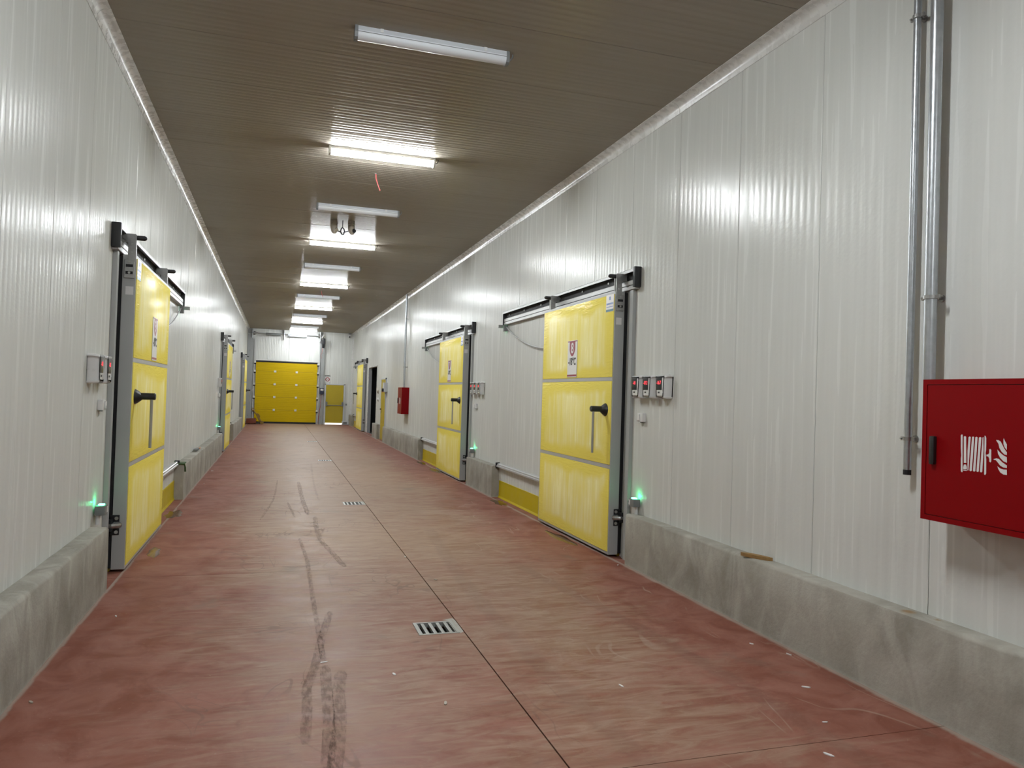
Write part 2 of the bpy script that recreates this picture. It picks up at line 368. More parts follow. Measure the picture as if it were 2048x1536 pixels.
# ------------------------------------------------------------------ setting: insulated wall and ceiling panels with fine ribs
def rib_profile(w, depth=0.0012, pitch=0.0715, gap=0.0018, lip=0.004):
    """(position across the panel, recess) pairs; the ends fold back into the joint"""
    n = max(2, int(round((w-0.05)/pitch))); pts = [(gap, 0.018), (gap, lip), (gap+0.006, 0.0)]
    a0, a1 = 0.022, w-0.022; st = (a1-a0)/n
    for k in range(n):
        for t in (0.0, 0.14, 0.26, 0.40, 0.60, 0.74, 0.86):
            d = 0.5-0.5*math.cos(2*math.pi*min(1, max(0, (t-0.14)/0.72)))
            pts.append((a0+(k+t)*st, depth*d))
    pts += [(a1, 0.0), (w-gap-0.006, 0.0), (w-gap, lip), (w-gap, 0.018)]
    return pts
_cache = {}
def panel(name, parent, mat, kind, w, lo, hi, loc):
    key = (kind, round(w, 3), lo, hi, mat)
    if key not in _cache:
        vs, fs = [], []
        pr = rib_profile(w, 0.0022 if kind == 'C' else 0.0012)
        for (t, d) in pr:
            for e in (lo, hi):
                vs.append({'R': (d, t, e), 'L': (-d, t, e), 'C': (e, t, d), 'E': (t, d, e)}[kind])
        fs = [(2*i, 2*i+1, 2*i+3, 2*i+2) for i in range(len(pr)-1)]
        b = MB(); b.add(vs, fs)
        me = bpy.data.meshes.new(name); me.from_pydata(b.v, [], b.f)
        want = {'R': (-1, 0, 0), 'L': (1, 0, 0), 'C': (0, 0, -1), 'E': (0, -1, 0)}[kind]
        me.update()
        if me.polygons[len(me.polygons)//2].normal.dot(Vector(want)) < 0: me.flip_normals()
        for p in me.polygons: p.use_smooth = True
        me.set_sharp_from_angle(angle=math.radians(30))
        me.materials.append(M[mat]); _cache[key] = me
    return link(name, _cache[key], parent, loc)

wr = MB().box((WR+0.02, YB, 0), (WR+0.12, 26.88, CEIL)).box((WR+0.02, 29.42, 0), (WR+0.12, YF, CEIL)).box((WR+0.02, 26.88, 2.51), (WR+0.12, 29.42, CEIL)).build('wall_right', 'back')
tag(wr, 'long off white ribbed panel wall carrying the hose cabinets and cold room doors', kind='structure')
wl = MB().box((WL-0.12, YB, 0), (WL-0.02, YF, CEIL)).build('wall_left', 'back')
tag(wl, 'long off white ribbed panel wall across from the hose cabinets', kind='structure')
we = MB().box((WL-0.12, YF+0.02, 0), (WR+0.12, YF+0.12, CEIL)).build('wall_end', 'back')
tag(we, 'ribbed panel wall closing the far end around the yellow roller door', kind='structure')
wb = MB().box((WL-0.12, YB-0.12, 0), (WR+0.12, YB, CEIL)).build('wall_back', 'wall')
tag(wb, 'plain panel wall behind the viewer', kind='structure')
ce = MB().box((WL-0.12, YB, CEIL+0.02), (WR+0.12, YF, CEIL+0.12)).build('ceiling', 'back')
tag(ce, 'ceiling of ribbed insulated panels laid across the corridor', kind='structure')

def bounds(start, pitch, extra=()):
    ys = [YB]; y = start - pitch*math.ceil((start-YB)/pitch)
    while y < YF:
        if y > YB+0.05: ys.append(round(y, 4))
        y += pitch
    ys.append(YF)
    ys = [q for q in ys if all(abs(q-e) > 0.12 for e in extra)]
    return sorted(ys+list(extra))
bs = bounds(3.20, 0.925, (26.88, 29.42))
for a, b_ in zip(bs[:-1], bs[1:]):
    door = 26.8 < (a+b_)/2 < 29.5
    panel('wall_panel', wr, 'wall', 'R', b_-a, 2.51 if door else 0.0, CEIL, (WR, a, 0))
bs = bounds(4.29, 0.885)
for a, b_ in zip(bs[:-1], bs[1:]): panel('wall_panel', wl, 'wall', 'L', b_-a, 0.0, CEIL, (WL, a, 0))
bs = bounds(8.0, 0.93)
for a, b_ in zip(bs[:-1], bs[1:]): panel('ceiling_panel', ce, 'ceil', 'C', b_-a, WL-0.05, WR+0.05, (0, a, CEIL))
xs = [WL, -0.45, 0.48, 1.41, 2.34, WR]
for a, b_ in zip(xs[:-1], xs[1:]): panel('wall_panel', we, 'wall', 'E', b_-a, 0.0, CEIL, (a, YF, 0))

# coved plastic trim between wall and ceiling, with visible butt joints
for nm, side in (('trim_1', 'R'), ('trim_2', 'L')):
    root = empty(nm, (wall_x(side), 0, CEIL)); tag(root, 'white coved plastic trim along the top of the %s wall' % ('hose cabinet' if side == 'R' else 'facing'), kind='structure')
    T = side_T(side); prof = [(0.0, -0.095), (0.004, -0.095), (0.006, -0.082)]
    for k in range(9):
        a = math.pi/2*k/8; prof.append((0.075-0.066*math.cos(a), -0.075+0.066*math.sin(a)))
    prof += [(0.085, -0.006), (0.095, -0.004), (0.095, 0.0), (0.0, 0.0)]
    y = YB
    while y < YF-0.1:
        y2 = min(y+3.0, YF)
        MB(T).prism(prof, 0, y+0.002, y2-0.002).build('cove_length', 'cove', root, True); y = y2
root = empty('trim_3', (0, YF, 0)); tag(root, 'white corner strip where the far wall meets the cabinet side wall', kind='structure')
MB().prism([(WR, 0), (WR-0.07, 0), (WR-0.062, -0.02), (WR-0.02, -0.062), (WR, -0.07)], 2, 0.0, CEIL).build('corner_strip', 'cove', root, True)

# ------------------------------------------------------------------ setting: cast concrete kerbs
def kerb(side, y0, y1, label):
    nm = 'baseboard_right' if side == 'R' else 'baseboard_left'
    d = (WR-KR) if side == 'R' else (KL-WL)
    T = side_T(side); n = max(2, int((y1-y0)/0.22)); rnd = random.Random(int(y0*10)+7)
    vs, fs = [], []
    for i in range(n+1):
        t = (y1-y0)*i/n; j = lambda s=0.003: rnd.uniform(-s, s)
        ring = [(0, 0.0), (0, KZ+j(0.002)), (d-0.020+j(), KZ+j(0.003)), (d-0.007+j(0.004), KZ-0.006+j(0.004)), (d+j(0.002), KZ-0.020+j(0.004)), (d+j(0.0025), 0.25), (d+j(0.002), 0.0)]
        vs += [(t, a, b) for a, b in ring]
    k = 7
    for i in range(n):
        for q in range(k-1): fs.append((i*k+q, i*k+q+1, (i+1)*k+q+1, (i+1)*k+q))
    fs += [tuple(range(k)), tuple(n*k+q for q in range(k))[::-1]]
    o = MB(T).add(vs, fs).build(nm, 'conc', None, True, (wall_x(side), y0, 0))
    return tag(o, label, 'kerb', kind='structure')
kerb('R', YB, 6.62, 'long grey concrete kerb under the large red hose cabinet')
kerb('R', 11.36, 13.03, 'short grey concrete kerb block between the doors numbered 8 and 7')
kerb('R', 17.78, 24.15, 'grey concrete kerb below the small far red hose cabinet')
kerb('R', 25.62, 26.88, 'pale concrete kerb block between narrow yellow door and dark doorway')
kerb('R', 34.5, YF, 'short far kerb beside the yellow fire door')
kerb('L', YB, 6.47, 'stained grey concrete kerb in front of the first door opposite the cabinets')
kerb('L', 11.42, 19.22, 'grey concrete kerb with a green strap hanging over its end')
kerb('L', 24.0, 29.9, 'pale far concrete kerb between the last two doors opposite the cabinets')

# ------------------------------------------------------------------ sliding cold room doors
DW, DZ0, DZ1, DF = 2.12, 0.025, 2.70, 0.150
def copy_tree(o, parent, loc=None):
    c = o.copy(); C.objects.link(c); c.parent = parent
    if loc is not None: c.location = loc
    for ch in o.children: copy_tree(ch, c)
    return c
def sliding_door(n, side, y0, label, number=None, temp=None, hx=0.15, sticker=True):
    root = empty('door_%d' % n, (wall_x(side), y0, 0)); tag(root, label, 'door', kind='structure'); T = side_T(side)
    u = -1 if side == 'R' else 1                         # reading direction along +Y
    B = lambda: MB(T)
    # frame on the wall
    for (a, c) in ((-0.17, -0.03), (DW-0.02, DW+0.09)):
        if a < 0: B().box((a, 0, 0), (a+0.07, 0.036, DZ1)).box((a+0.07, 0, 0), (c, 0.018, DZ1)).build('jamb', 'alu', root)
    B().box((0.012, 0.004, DZ0+0.01), (DW-0.02, 0.048, DZ1-0.01)).build('gasket', 'rubber', root)  # black gasket; its black also paints the shadow gap behind the leaf
    # leaf
    leaf = B().box((0, 0.045, DZ0), (DW, DF, DZ1), 0.004).build('leaf', 'alu', root)
    for (z0, z1) in ((0.055, 0.890), (0.932, 1.785), (1.826, 2.672)):
        B().box((0.016, DF-0.002, z0), (DW-0.028, DF+0.006, z1), 0.004).build('panel', 'film', leaf, True)
    for z in (0.911, 1.8055): B().box((0.006, DF-0.002, z-0.017), (DW-0.012, DF+0.004, z+0.017)).build('divider_strip', 'alu2', leaf)
    if sticker:
        st = B().box((0.02, DF+0.0065, 2.50), (0.20, DF+0.0085, 2.675)).build('maker_sticker', 'paper', leaf)
        tag(st, 'white and blue maker sticker')
    B().box((-0.002, 0.075, 2.36), (0.0005, 0.135, 2.43)).build('rating_label', 'paper', leaf)
    # track: hood, dark channel, fascia
    X0, X1 = -0.24, 4.26
    B().prism([(0, 2.915), (0.062, 2.908), (0.070, 2.900), (0.070, 2.874), (0.064, 2.874), (0.060, 2.892), (0.0, 2.900)], 0, X0, X1).build('track_hood', 'alu2', root)
    B().box((X0, 0.0, 2.79), (X1, 0.022, 2.892)).build('track_channel', 'rubber', root)
    fa = B().prism([(0, 2.80), (0.040, 2.80), (0.050, 2.792), (0.050, 2.752), (0.046, 2.750), (0.046, 2.744), (0.050, 2.742), (0.050, 2.706), (0.044, 2.702), (0.0, 2.702)], 0, X0, X1).build('track_fascia', 'alu2', root)
    B().box((X0, 0.0455, 2.7438), (X1, 0.0465, 2.7502)).build('shadow_groove', 'rubber', fa)
    B().box((X0-0.03, 0, 2.715), (X0+0.015, 0.074, 2.920), 0.010).build('end_cap', 'black', root, True)
    B().box((X1-0.008, 0.0, 2.70), (X1+0.004, 0.068, 2.91)).build('end_plate', 'black', root)
    B().box((X1-0.02, 0.03, 2.655), (X1+0.03, 0.14, 2.70), 0.006).build('end_stop', 'zinc', root)
    for k in range(6): B().tube([(0.45+k*0.72, 0.022, 2.845), (0.45+k*0.72, 0.030, 2.845)], 0.012, 8).build('bolt', 'zinc', root)
    # hangers
    for hxp in (-0.008, 1.90):
        h = B().prism([(0.03, 2.878), (0.140, 2.878), (0.148, 2.870), (0.148, 2.64), (0.085, 2.64), (0.085, 2.80), (0.03, 2.85)], 0, hxp-0.006, hxp+0.006).build('hanger', 'zinc', root)
        B().tube([(hxp+0.03, 0.130, 2.852), (hxp+0.03, 0.205, 2.852), (hxp+0.03, 0.218, 2.852), (hxp+0.03, 0.224, 2.852)], [0.021, 0.021, 0.015, 0.006], 14).build('roller_knob', 'black', h, True)
        B().prism([(0.03, 2.86), (0.14, 2.86), (0.142, 2.705), (0.115, 2.705), (0.06, 2.80)], 0, hxp+0.055, hxp+0.062).build('hanger_gusset', 'white', h)
        for z in (2.79, 2.72): B().tube([(hxp-0.004, 0.115, z), (hxp-0.013, 0.115, z)], 0.009, 8).build('bolt', 'steel', h)
        B().box((hxp+0.008, 0.024, 2.805), (hxp+0.05, 0.085, 2.865), 0.008).build('roller', 'steel', h, True)
    br = B().box((-0.015, 0.060, 2.50), (-0.0005, 0.140, 2.660), 0.003).build('hanger_bracket', 'zinc', root)
    for z in (2.545, 2.605): B().box((-0.017, 0.072, z-0.012), (-0.0145, 0.128, z+0.012)).build('slot', 'rubber', br)
    B().tube([(-0.015, 0.10, 2.545), (-0.024, 0.10, 2.545)], 0.010, 8).build('bolt', 'steel', br)
    B().tube([(-0.015, 0.10, 2.640), (-0.023, 0.10, 2.640)], 0.010, 8).build('bolt', 'steel', br)
    # lower guide bracket
    gb = B().box((-0.055, 0.0, 0.355), (-0.004, 0.056, 0.455), 0.004).box((-0.006, 0.03, 0.43), (0.0005-0.001, 0.10, 0.487), 0.003).box((-0.006, 0.03, 0.318), (0.0005-0.001, 0.10, 0.372), 0.003).build('guide_bracket', 'black', root)
    for z in (0.46, 0.344): B().tube([(-0.006, 0.078, z), (-0.016, 0.078, z)], 0.015, 10).build('bolt', 'steel', gb, True)
    B().tube([(-0.03, 0.0, 0.402), (-0.045, 0.05, 0.402), (-0.02, 0.092, 0.402), (0.0, 0.10, 0.402)], 0.024, 8).build('strap', 'zinc', gb, True)
    # handle
    hd = B().tube([(hx, DF+0.003, 1.49), (hx, DF+0.010, 1.49), (hx, DF+0.035, 1.49), (hx, DF+0.06, 1.49), (hx, DF+0.068, 1.49)], [0.068, 0.066, 0.050, 0.030, 0.024], 18).build('handle', 'black', root, True)
    B().tube([(hx, DF+0.05, 1.495), (hx, DF+0.165, 1.495), (hx, DF+0.172, 1.495)], [0.030, 0.030, 0.024], 16).build('grip', 'black', hd, True)
    B().tube([(hx, DF+0.140, 1.49), (hx, DF+0.140, 1.045)], 0.0125, 12).build('bar', 'steel', hd, True)
    # sign
    if number:
        cx, cz, w2, h2 = 1.09, 2.05, 0.142, 0.212; f = DF+0.008
        sg = B().box((cx-w2, f, cz-h2), (cx+w2, f+0.004, cz+h2)).build('sign_plate', 'paper', root); f += 0.0045
        B().box((cx-w2, f, cz+h2-0.016), (cx+w2, f+0.0006, cz+h2-0.006)).build('sign_top_line', 'maroon', sg)
        B().box((cx-w2, f, cz-h2+0.010), (cx+w2, f+0.0006, cz-h2+0.030)).build('sign_bottom_band', 'maroon', sg)
        ol = [(cx-0.085, cz+0.20), (cx+0.085, cz+0.20)]+[(cx+0.085*math.cos(a), cz+0.115-0.05*math.sin(a)-0.035*math.sin(a)**2) for a in [math.pi*k/14 for k in range(15)]]
        b = B(); b.add([(q[0], f+0.0006, q[1]) for q in ol], [tuple(range(len(ol)))]); b.build('sign_shield', 'maroon', sg)
        text_mesh(number, 0.165, lambda a, b_, w: T(cx+u*a, f+0.0012+w, cz+0.118+b_), xs=0.95, bold=0.004).build('sign_number', 'paper', sg)
        text_mesh(temp, 0.118, lambda a, b_, w: T(cx+u*a, f+0.0006+w, cz-0.035+b_), xs=0.80, bold=0.003).build('sign_temperature', 'ink', sg)
    if sticker:
        for (z0, z1, k) in ((2.502, 2.524, 'teal'), (2.545, 2.553, 'blue'), (2.572, 2.590, 'blue')):
            B().box((0.03 if k == 'blue' else 0.021, DF+0.0087, z0), (0.19 if k == 'blue' else 0.199, DF+0.0092, z1)).build('sticker_print', k, st)
        B().prism([(0.09, DF+0.0087), (0.13, DF+0.0087), (0.13, DF+0.0092), (0.09, DF+0.0092)], 2, 2.62, 2.655).build('sticker_print', 'blue', st)
    # lower guide rail and yellow kick panel on the wall
    B().prism([(0, 0.535), (0.035, 0.530), (0.045, 0.522), (0.045, 0.505), (0.058, 0.498), (0.058, 0.478), (0.0, 0.472)], 0, 0.05, 4.40).build('guide_rail', 'alu2', root)
    B().box((4.40, 0.0, 0.46), (4.415, 0.066, 0.545)).build('guide_rail_end', 'black', root)
    k = B().box((0.05, 0.0, 0.015), (4.38, 0.010, 0.262), 0.003).build('kick_panel', 'kick', root)
    B().prism([(0.0, 0.03), (0.010, 0.03), (0.022, 0.006), (0.022, 0.0), (0.0, 0.0)], 0, 0.05, 4.38).build('kick_lip', 'kick', k)
    B().prism([(0.0, 0.268), (0.014, 0.268), (0.014, 0.256), (0.0, 0.256)], 0, 0.05, 4.38).build('kick_lip', 'kick', k)
    # sensor under the far end of the track and its drooping cable
    se = B().box((X1-0.10, 0.012, 2.60), (X1-0.03, 0.07, 2.690), 0.006).build('end_sensor', 'greyp', root)
    B().box((X1-0.03, 0.025, 2.615), (X1-0.022, 0.062, 2.665), 0.004).build('led', 'led_green', se)
    pts = [(X1-0.10, 0.03, 2.66)]
    for k in range(1, 13):
        t = k/12; pts.append((X1-0.10-t*2.05, 0.03, 2.66-0.42*(1-(1-t)**2.0)))
    B().tube(pts, 0.009, 6).build('cable', 'alu', root, True)
    return root
sliding_door(1, 'R', 6.94, 'yellow sliding cold room door numbered 8 with steel bar handle', '8', '-18°C')
sliding_door(2, 'R', 13.38, 'yellow sliding cold room door numbered 7 behind the short kerb block', '7', '-18°C')
sliding_door(3, 'R', 30.12, 'far yellow sliding door next to the dark open doorway', None, None, 1.99, False)
sliding_door(4, 'L', 7.06, 'yellow filmed sliding door directly facing the door numbered 8', '9', '-18°C')
sliding_door(5, 'L', 19.62, 'second yellow sliding door on the wall facing the cabinets', '6', '-18°C')
sliding_door(6, 'L', 30.15, 'last sliding door on the facing wall beside the orange pallet truck', None, None, 1.99, False)

# ------------------------------------------------------------------ dark open doorway, narrow yellow door (cabinet wall)
d7 = empty('door_7', (WR, 26.88, 0)); tag(d7, 'open doorway into an unlit room with grey reveal', 'doorway', kind='structure')
L = 2.54; T = side_T('R')
MB(T).box((-0.02, -0.02, 0), (0.0, 0.012, 2.53)).box((L, -0.02, 0), (L+0.05, 0.012, 2.53)).box((-0.02, -0.02, 2.51), (L+0.05, 0.012, 2.55)).build('door_frame', 'cove', d7)
MB(T).box((L-0.004, -0.12, 0), (L, 0.0, 2.51)).box((0, -0.12, 2.506), (L, 0.0, 2.51)).box((0, -0.12, 0), (0.004, 0, 2.51)).build('reveal', 'reveal', d7)
MB(T).box((-0.2, -3.3, -0.02), (L+1.2, -0.12, 0.0)).build('room_floor', 'dark', d7)
MB(T).box((-0.2, -3.3, 0), (L+1.2, -3.2, 3.0)).box((L+1.1, -3.3, 0), (L+1.2, -0.13, 3.0)).box((-0.3, -3.3, 0), (-0.2, -0.13, 3.0)).box((-0.3, -3.3, 3.0), (L+1.2, -0.13, 3.05)).build('room_shell', 'dark', d7)

d8 = empty('door_8', (WR, 24.42, 0)); tag(d8, 'narrow yellow hinged door beside the small grey control box', 'door', kind='structure')
MB(T).box((0, 0, 0), (0.05, 0.03, 2.06)).box((1.05, 0, 0), (1.10, 0.03, 2.06)).box((0, 0, 2.01), (1.10, 0.03, 2.06)).build('door_frame', 'lgrey', d8)
MB(T).box((0.05, 0, 0.01), (1.05, 0.024, 2.01), 0.004).build('leaf', 'ydoor', d8)
hh = MB(T).tube([(0.93, 0.024, 1.02), (0.93, 0.07, 1.02)], 0.022, 10).build('handle', 'black', d8, True)
MB(T).tube([(0.93, 0.065, 1.02), (0.80, 0.065, 1.02)], 0.011, 8).build('lever', 'black', hh, True)
MB(T).box((0.90, 0.024, 0.90), (0.96, 0.030, 1.00)).build('lock_plate', 'black', hh)
ws = MB(T).box((0.62, 0.024, 1.58), (0.86, 0.028, 1.72)).build('warning_sign', 'maroon', d8)
MB(T).box((0.69, 0.028, 1.61), (0.79, 0.0288, 1.69)).build('sign_centre', 'paper', ws)
cbx = empty('control_box', (WR, 24.18, 1.60)); tag(cbx, 'small grey control box with black knob beside the narrow yellow door', 'control box')
MB(T).box((0, 0, 0), (0.36, 0.11, 0.30), 0.01).build('body', 'lgrey', cbx)
MB(T).tube([(0.10, 0.11, 0.06), (0.10, 0.17, 0.06)], 0.055, 14).build('knob', 'black', cbx, True)
MB(T).tube([(0.18, 0.05, 0.0), (0.18, 0.04, -0.22)], 0.012, 8).build('conduit', 'lgrey', cbx)
for z, nm in ((1.60, 'round beige push button beside the dark doorway, upper one'), (1.33, 'round white push button beside the dark doorway, lower one')):
    pb = empty('push_button', (WR, 26.35, z)); tag(pb, nm, 'push button', 'buttons beside the dark doorway')
    MB(T).tube([(0, 0, 0), (0, 0.02, 0)], 0.075, 14).build('plate', 'beige' if z > 1.5 else 'white', pb, True)
    MB(T).tube([(0, 0.02, 0), (0, 0.05, 0)], 0.045, 14).build('button', 'beige' if z > 1.5 else 'white', pb, True)

# ------------------------------------------------------------------ wall devices beside the sliding doors
def display(side, yc, z, digits, label, group):
    T = side_T(side); root = empty('temperature_display', (wall_x(side), yc, z)); tag(root, label, 'display', group)
    u = -1 if side == 'R' else 1
    def ring(w, h, y, taper):
        o = []
        for (sx, sz) in ((1, 1), (-1, 1), (-1, -1), (1, -1)):
            ww = w*(taper if sz < 0 else 1); c = 0.018
            pr = [(c, 0), (0.4*c, 0.12*c), (0.12*c, 0.4*c), (0, c)]
            if sx*sz < 0: pr = pr[::-1]
            o += [(sx*(ww-a), y, sz*(h-b)) for a, b in pr]
        return o
    rings = [ring(0.098, 0.110, 0.0, 0.90), ring(0.098, 0.110, 0.05, 0.88), ring(0.092, 0.106, 0.075, 0.84), ring(0.084, 0.098, 0.084, 0.82)]
    n = 16; vs = [v for r_ in rings for v in r_]
    fs = [(i*n+k, i*n+(k+1) % n, (i+1)*n+(k+1) % n, (i+1)*n+k) for i in range(3) for k in range(n)]+[tuple(range(n)), tuple(3*n+k for k in range(n))]
    MB(T).add(vs, fs).build('body', 'white', root, True)
    s0 = -0.018*u*-1 if False else 0
    sc = MB(T).box((u*-0.070 if u > 0 else -0.038, 0.080, -0.030), (u*-0.070+0.108 if u > 0 else 0.070, 0.0862, 0.088), 0.004).build('screen', 'screen', root, True)
    cx = (-0.070+0.054)*1 if u > 0 else (0.070-0.054)
    text_mesh(digits, 0.046, lambda a, b_, w: T(cx+u*a, 0.0866+w, 0.036+b_), xs=0.85).build('digits', 'led_red', sc)
    MB(T).box((cx-0.016, 0.080, -0.060), (cx+0.016, 0.0856, -0.045)).build('slot', 'black', root)
    for zz in (0.080, -0.05): MB(T).tube([(-u*-0.062, 0.082, zz), (-u*-0.062, 0.0852, zz)], 0.005, 8).build('screw', 'lgrey', root)
    return root
g = 'displays beside door 8'
for yc, dg, w in ((6.575, '-18', 'closest to door 8'), (6.345, '-17.2', 'middle of three beside door 8'), (6.085, '-16.7', 'farthest from door 8')):
    display('R', yc, 1.727, dg, 'white temperature display with red digits, ' + w, g)
g = 'displays beside door 7'
for yc, w in ((13.00, 'closest to door 7'), (12.75, 'middle of three beside door 7'), (12.48, 'farthest from door 7')):
    display('R', yc, 1.715, '-18', 'white temperature display, ' + w, g)
g = 'displays of the door facing door 8'
for yc, w in ((6.245, 'farther from the door that faces door 8'), (6.52, 'closer to the door that faces door 8')):
    display('L', yc, 1.705, '-18', 'white temperature display, ' + w, g)
display('L', 19.05, 1.70, '-18', 'white temperature display beside the second facing door', None)

def switch(side, yc, z, label):
    T = side_T(side); r_ = empty('wall_switch', (wall_x(side), yc, z)); tag(r_, label, 'switch', 'white wall switches')
    MB(T).box((-0.052, 0, -0.042), (0.052, 0.040, 0.042), 0.006).build('body', 'white', r_, True)
    MB(T).box((-0.005, 0.040, -0.030), (0.043, 0.050, 0.030), 0.004).build('rocker', 'white', r_, True)
    MB(T).box((-0.02, 0.008, -0.052), (0.01, 0.03, -0.042)).build('gland', 'greyp', r_)
switch('R', 6.545, 1.432, 'small white wall switch below the displays of door 8')
switch('R', 12.86, 1.40, 'small white wall switch between doors 7 and 8 above the short kerb')
switch('L', 6.60, 1.428, 'small white wall switch by the door facing door 8')
switch('L', 19.2, 1.40, 'small white wall switch by the second facing door')

def photocell(side, yc, label, power=0.012):
    T = side_T(side); r_ = empty('photocell_box', (wall_x(side), yc, 0.60)); tag(r_, label, 'photocell', 'photocells with green light')
    MB(T).box((-0.045, 0.012, -0.035), (0.06, 0.085, 0.04), 0.008).build('body', 'greyp', r_, True)
    MB(T).box((0.03, 0.085, -0.02), (0.057, 0.0862, 0.028)).build('label', 'paper', r_)
    MB(T).tube([(0.06, 0.05, 0.0), (0.075, 0.05, 0.0), (0.076, 0.05, 0.0), (0.11, 0.05, 0.0)], [0.009, 0.009, 0.017, 0.017], 10).build('cable_gland', 'black', r_, True)
    MB(T).box((-0.015, 0.03, 0.04), (0.035, 0.07, 0.050), 0.003).build('led', 'led_green', r_)
    MB(T).tube([(0.0, 0.03, -0.035), (0.0, 0.03, -0.11)], 0.018, 10).build('conduit', 'white', r_, True)
    l = bpy.data.lights.new('led_light', 'POINT'); l.energy = power; l.color = (0.03, 1.0, 0.32); l.shadow_soft_size = 0.008
    lo = bpy.data.objects.new('led_light', l); C.objects.link(lo); lo.parent = r_; lo.location = T(0.0, 0.022, 0.066)
photocell('R', 6.58, 'grey photocell box with green light on the kerb beside door 8')
photocell('R', 12.93, 'grey photocell box with green light on the short kerb block')
photocell('L', 6.58, 'grey photocell box with green light by the door facing door 8')
photocell('L', 19.25, 'grey photocell box with green light beside the second facing door')

# ------------------------------------------------------------------ fire hose cabinets and pipes
SYM = {'flA': [(2.835, 1.482), (2.829, 1.481), (2.828, 1.422), (2.827, 1.395), (2.825, 1.3), (2.829, 1.298), (2.834, 1.303), (2.836, 1.364), (2.834, 1.379), (2.837, 1.413), (2.839, 1.476)], 'hose0': [(2.822, 1.472), (2.816, 1.475), (2.809, 1.472), (2.805, 1.346), (2.819, 1.345)], 'noz': [(2.818, 1.337), (2.807, 1.338), (2.802, 1.327), (2.802, 1.316), (2.821, 1.314), (2.822, 1.323)], 'noz2': [(2.821, 1.311), (2.802, 1.312), (2.802, 1.308), (2.821, 1.307)], 'h1': [(2.796, 1.471), (2.79, 1.475), (2.784, 1.472), (2.793, 1.311), (2.798, 1.31), (2.8, 1.405)], 'h2': [(2.777, 1.472), (2.772, 1.476), (2.765, 1.473), (2.774, 1.312), (2.78, 1.308), (2.787, 1.311)], 'h3': [(2.759, 1.473), (2.753, 1.476), (2.747, 1.473), (2.755, 1.312), (2.762, 1.308), (2.768, 1.311)], 'h4': [(2.74, 1.472), (2.734, 1.476), (2.727, 1.473), (2.737, 1.312), (2.743, 1.308), (2.749, 1.311)], 'h5': [(2.721, 1.474), (2.716, 1.476), (2.714, 1.415), (2.718, 1.313), (2.724, 1.308), (2.731, 1.311)], 'flB': [(2.71, 1.484), (2.704, 1.481), (2.701, 1.473), (2.701, 1.416), (2.703, 1.402), (2.699, 1.372), (2.698, 1.306), (2.703, 1.298), (2.708, 1.301), (2.71, 1.423)], 'crank': [(2.699, 1.395), (2.689, 1.397), (2.684, 1.404), (2.684, 1.421), (2.679, 1.423), (2.674, 1.419), (2.673, 1.366), (2.677, 1.36), (2.683, 1.364), (2.683, 1.376), (2.689, 1.387), (2.698, 1.387)], 'f1': [(2.651, 1.467), (2.639, 1.467), (2.628, 1.462), (2.62, 1.45), (2.609, 1.431), (2.595, 1.414), (2.595, 1.401), (2.607, 1.403), (2.621, 1.414), (2.633, 1.431), (2.638, 1.45)], 'f2': [(2.612, 1.478), (2.606, 1.465), (2.596, 1.45), (2.596, 1.424), (2.607, 1.436), (2.613, 1.45), (2.614, 1.47)], 'f3': [(2.643, 1.423), (2.63, 1.411), (2.613, 1.399), (2.595, 1.392), (2.594, 1.366), (2.612, 1.372), (2.628, 1.386), (2.639, 1.403)], 'f4': [(2.663, 1.376), (2.647, 1.382), (2.634, 1.38), (2.618, 1.367), (2.594, 1.354), (2.594, 1.342), (2.611, 1.343), (2.627, 1.35), (2.639, 1.363), (2.649, 1.373)], 'f5': [(2.641, 1.346), (2.627, 1.337), (2.609, 1.334), (2.594, 1.335), (2.593, 1.311), (2.611, 1.311), (2.626, 1.319), (2.636, 1.333)]}
def hose_cabinet(yhi, zlo, label):
    w, h, d = 0.665, 0.718, 0.20; y0 = yhi-w
    root = empty('fire_hose_cabinet', (WR, y0, zlo)); tag(root, label, 'fire cabinet'); T = side_T('R'); e = 0.026
    MB(T).box((0, 0, 0), (w, d-0.006, h)).build('body', 'red', root)
    MB(T).box((0, d-0.006, 0), (w, d, e)).box((0, d-0.006, h-e), (w, d, h)).box((0, d-0.006, e), (e, d, h-e)).box((w-e, d-0.006, e), (w, d, h-e)).build('rim', 'red', root)
    dr = MB(T).box((e+0.003, d-0.006, e+0.003), (w-e-0.003, d-0.001, h-e-0.003), 0.001).build('door_panel', 'red', root)
    MB(T).box((e, d-0.0065, e), (w-e, d-0.0055, h-e)).build('door_gap', 'rubber', root)
    hn = MB(T).box((w-0.092, d-0.002, 0.285), (w-0.062, d+0.022, 0.43), 0.010).build('handle', 'black', root, True)
    # pictogram: hose reel and flames
    oy, oz = yhi-3.066-0.003, zlo-1.035
    for nm, ks in (('reel_symbol', ['flA', 'hose0', 'noz', 'noz2', 'h1', 'h2', 'h3', 'h4', 'h5', 'flB', 'crank']), ('flame_symbol', ['f1', 'f2', 'f3', 'f4', 'f5'])):
        b = MB(T)
        for k in ks: b.prism([(y+oy-y0, d-0.002) for y, z in []] or [(0, 0)], 2, 0, 0) if False else b.add([(y+oy-y0, d-0.0004, z+oz-zlo) for y, z in SYM[k]], [tuple(range(len(SYM[k])))])
        o = b.build(nm, 'paper', dr); o['kind'] = 'stuff'
    return root
hose_cabinet(3.069, 1.035, 'large red fire hose cabinet with white reel and flame symbol')
hose_cabinet(20.68, 1.02, 'small far red hose cabinet under a thin pipe')

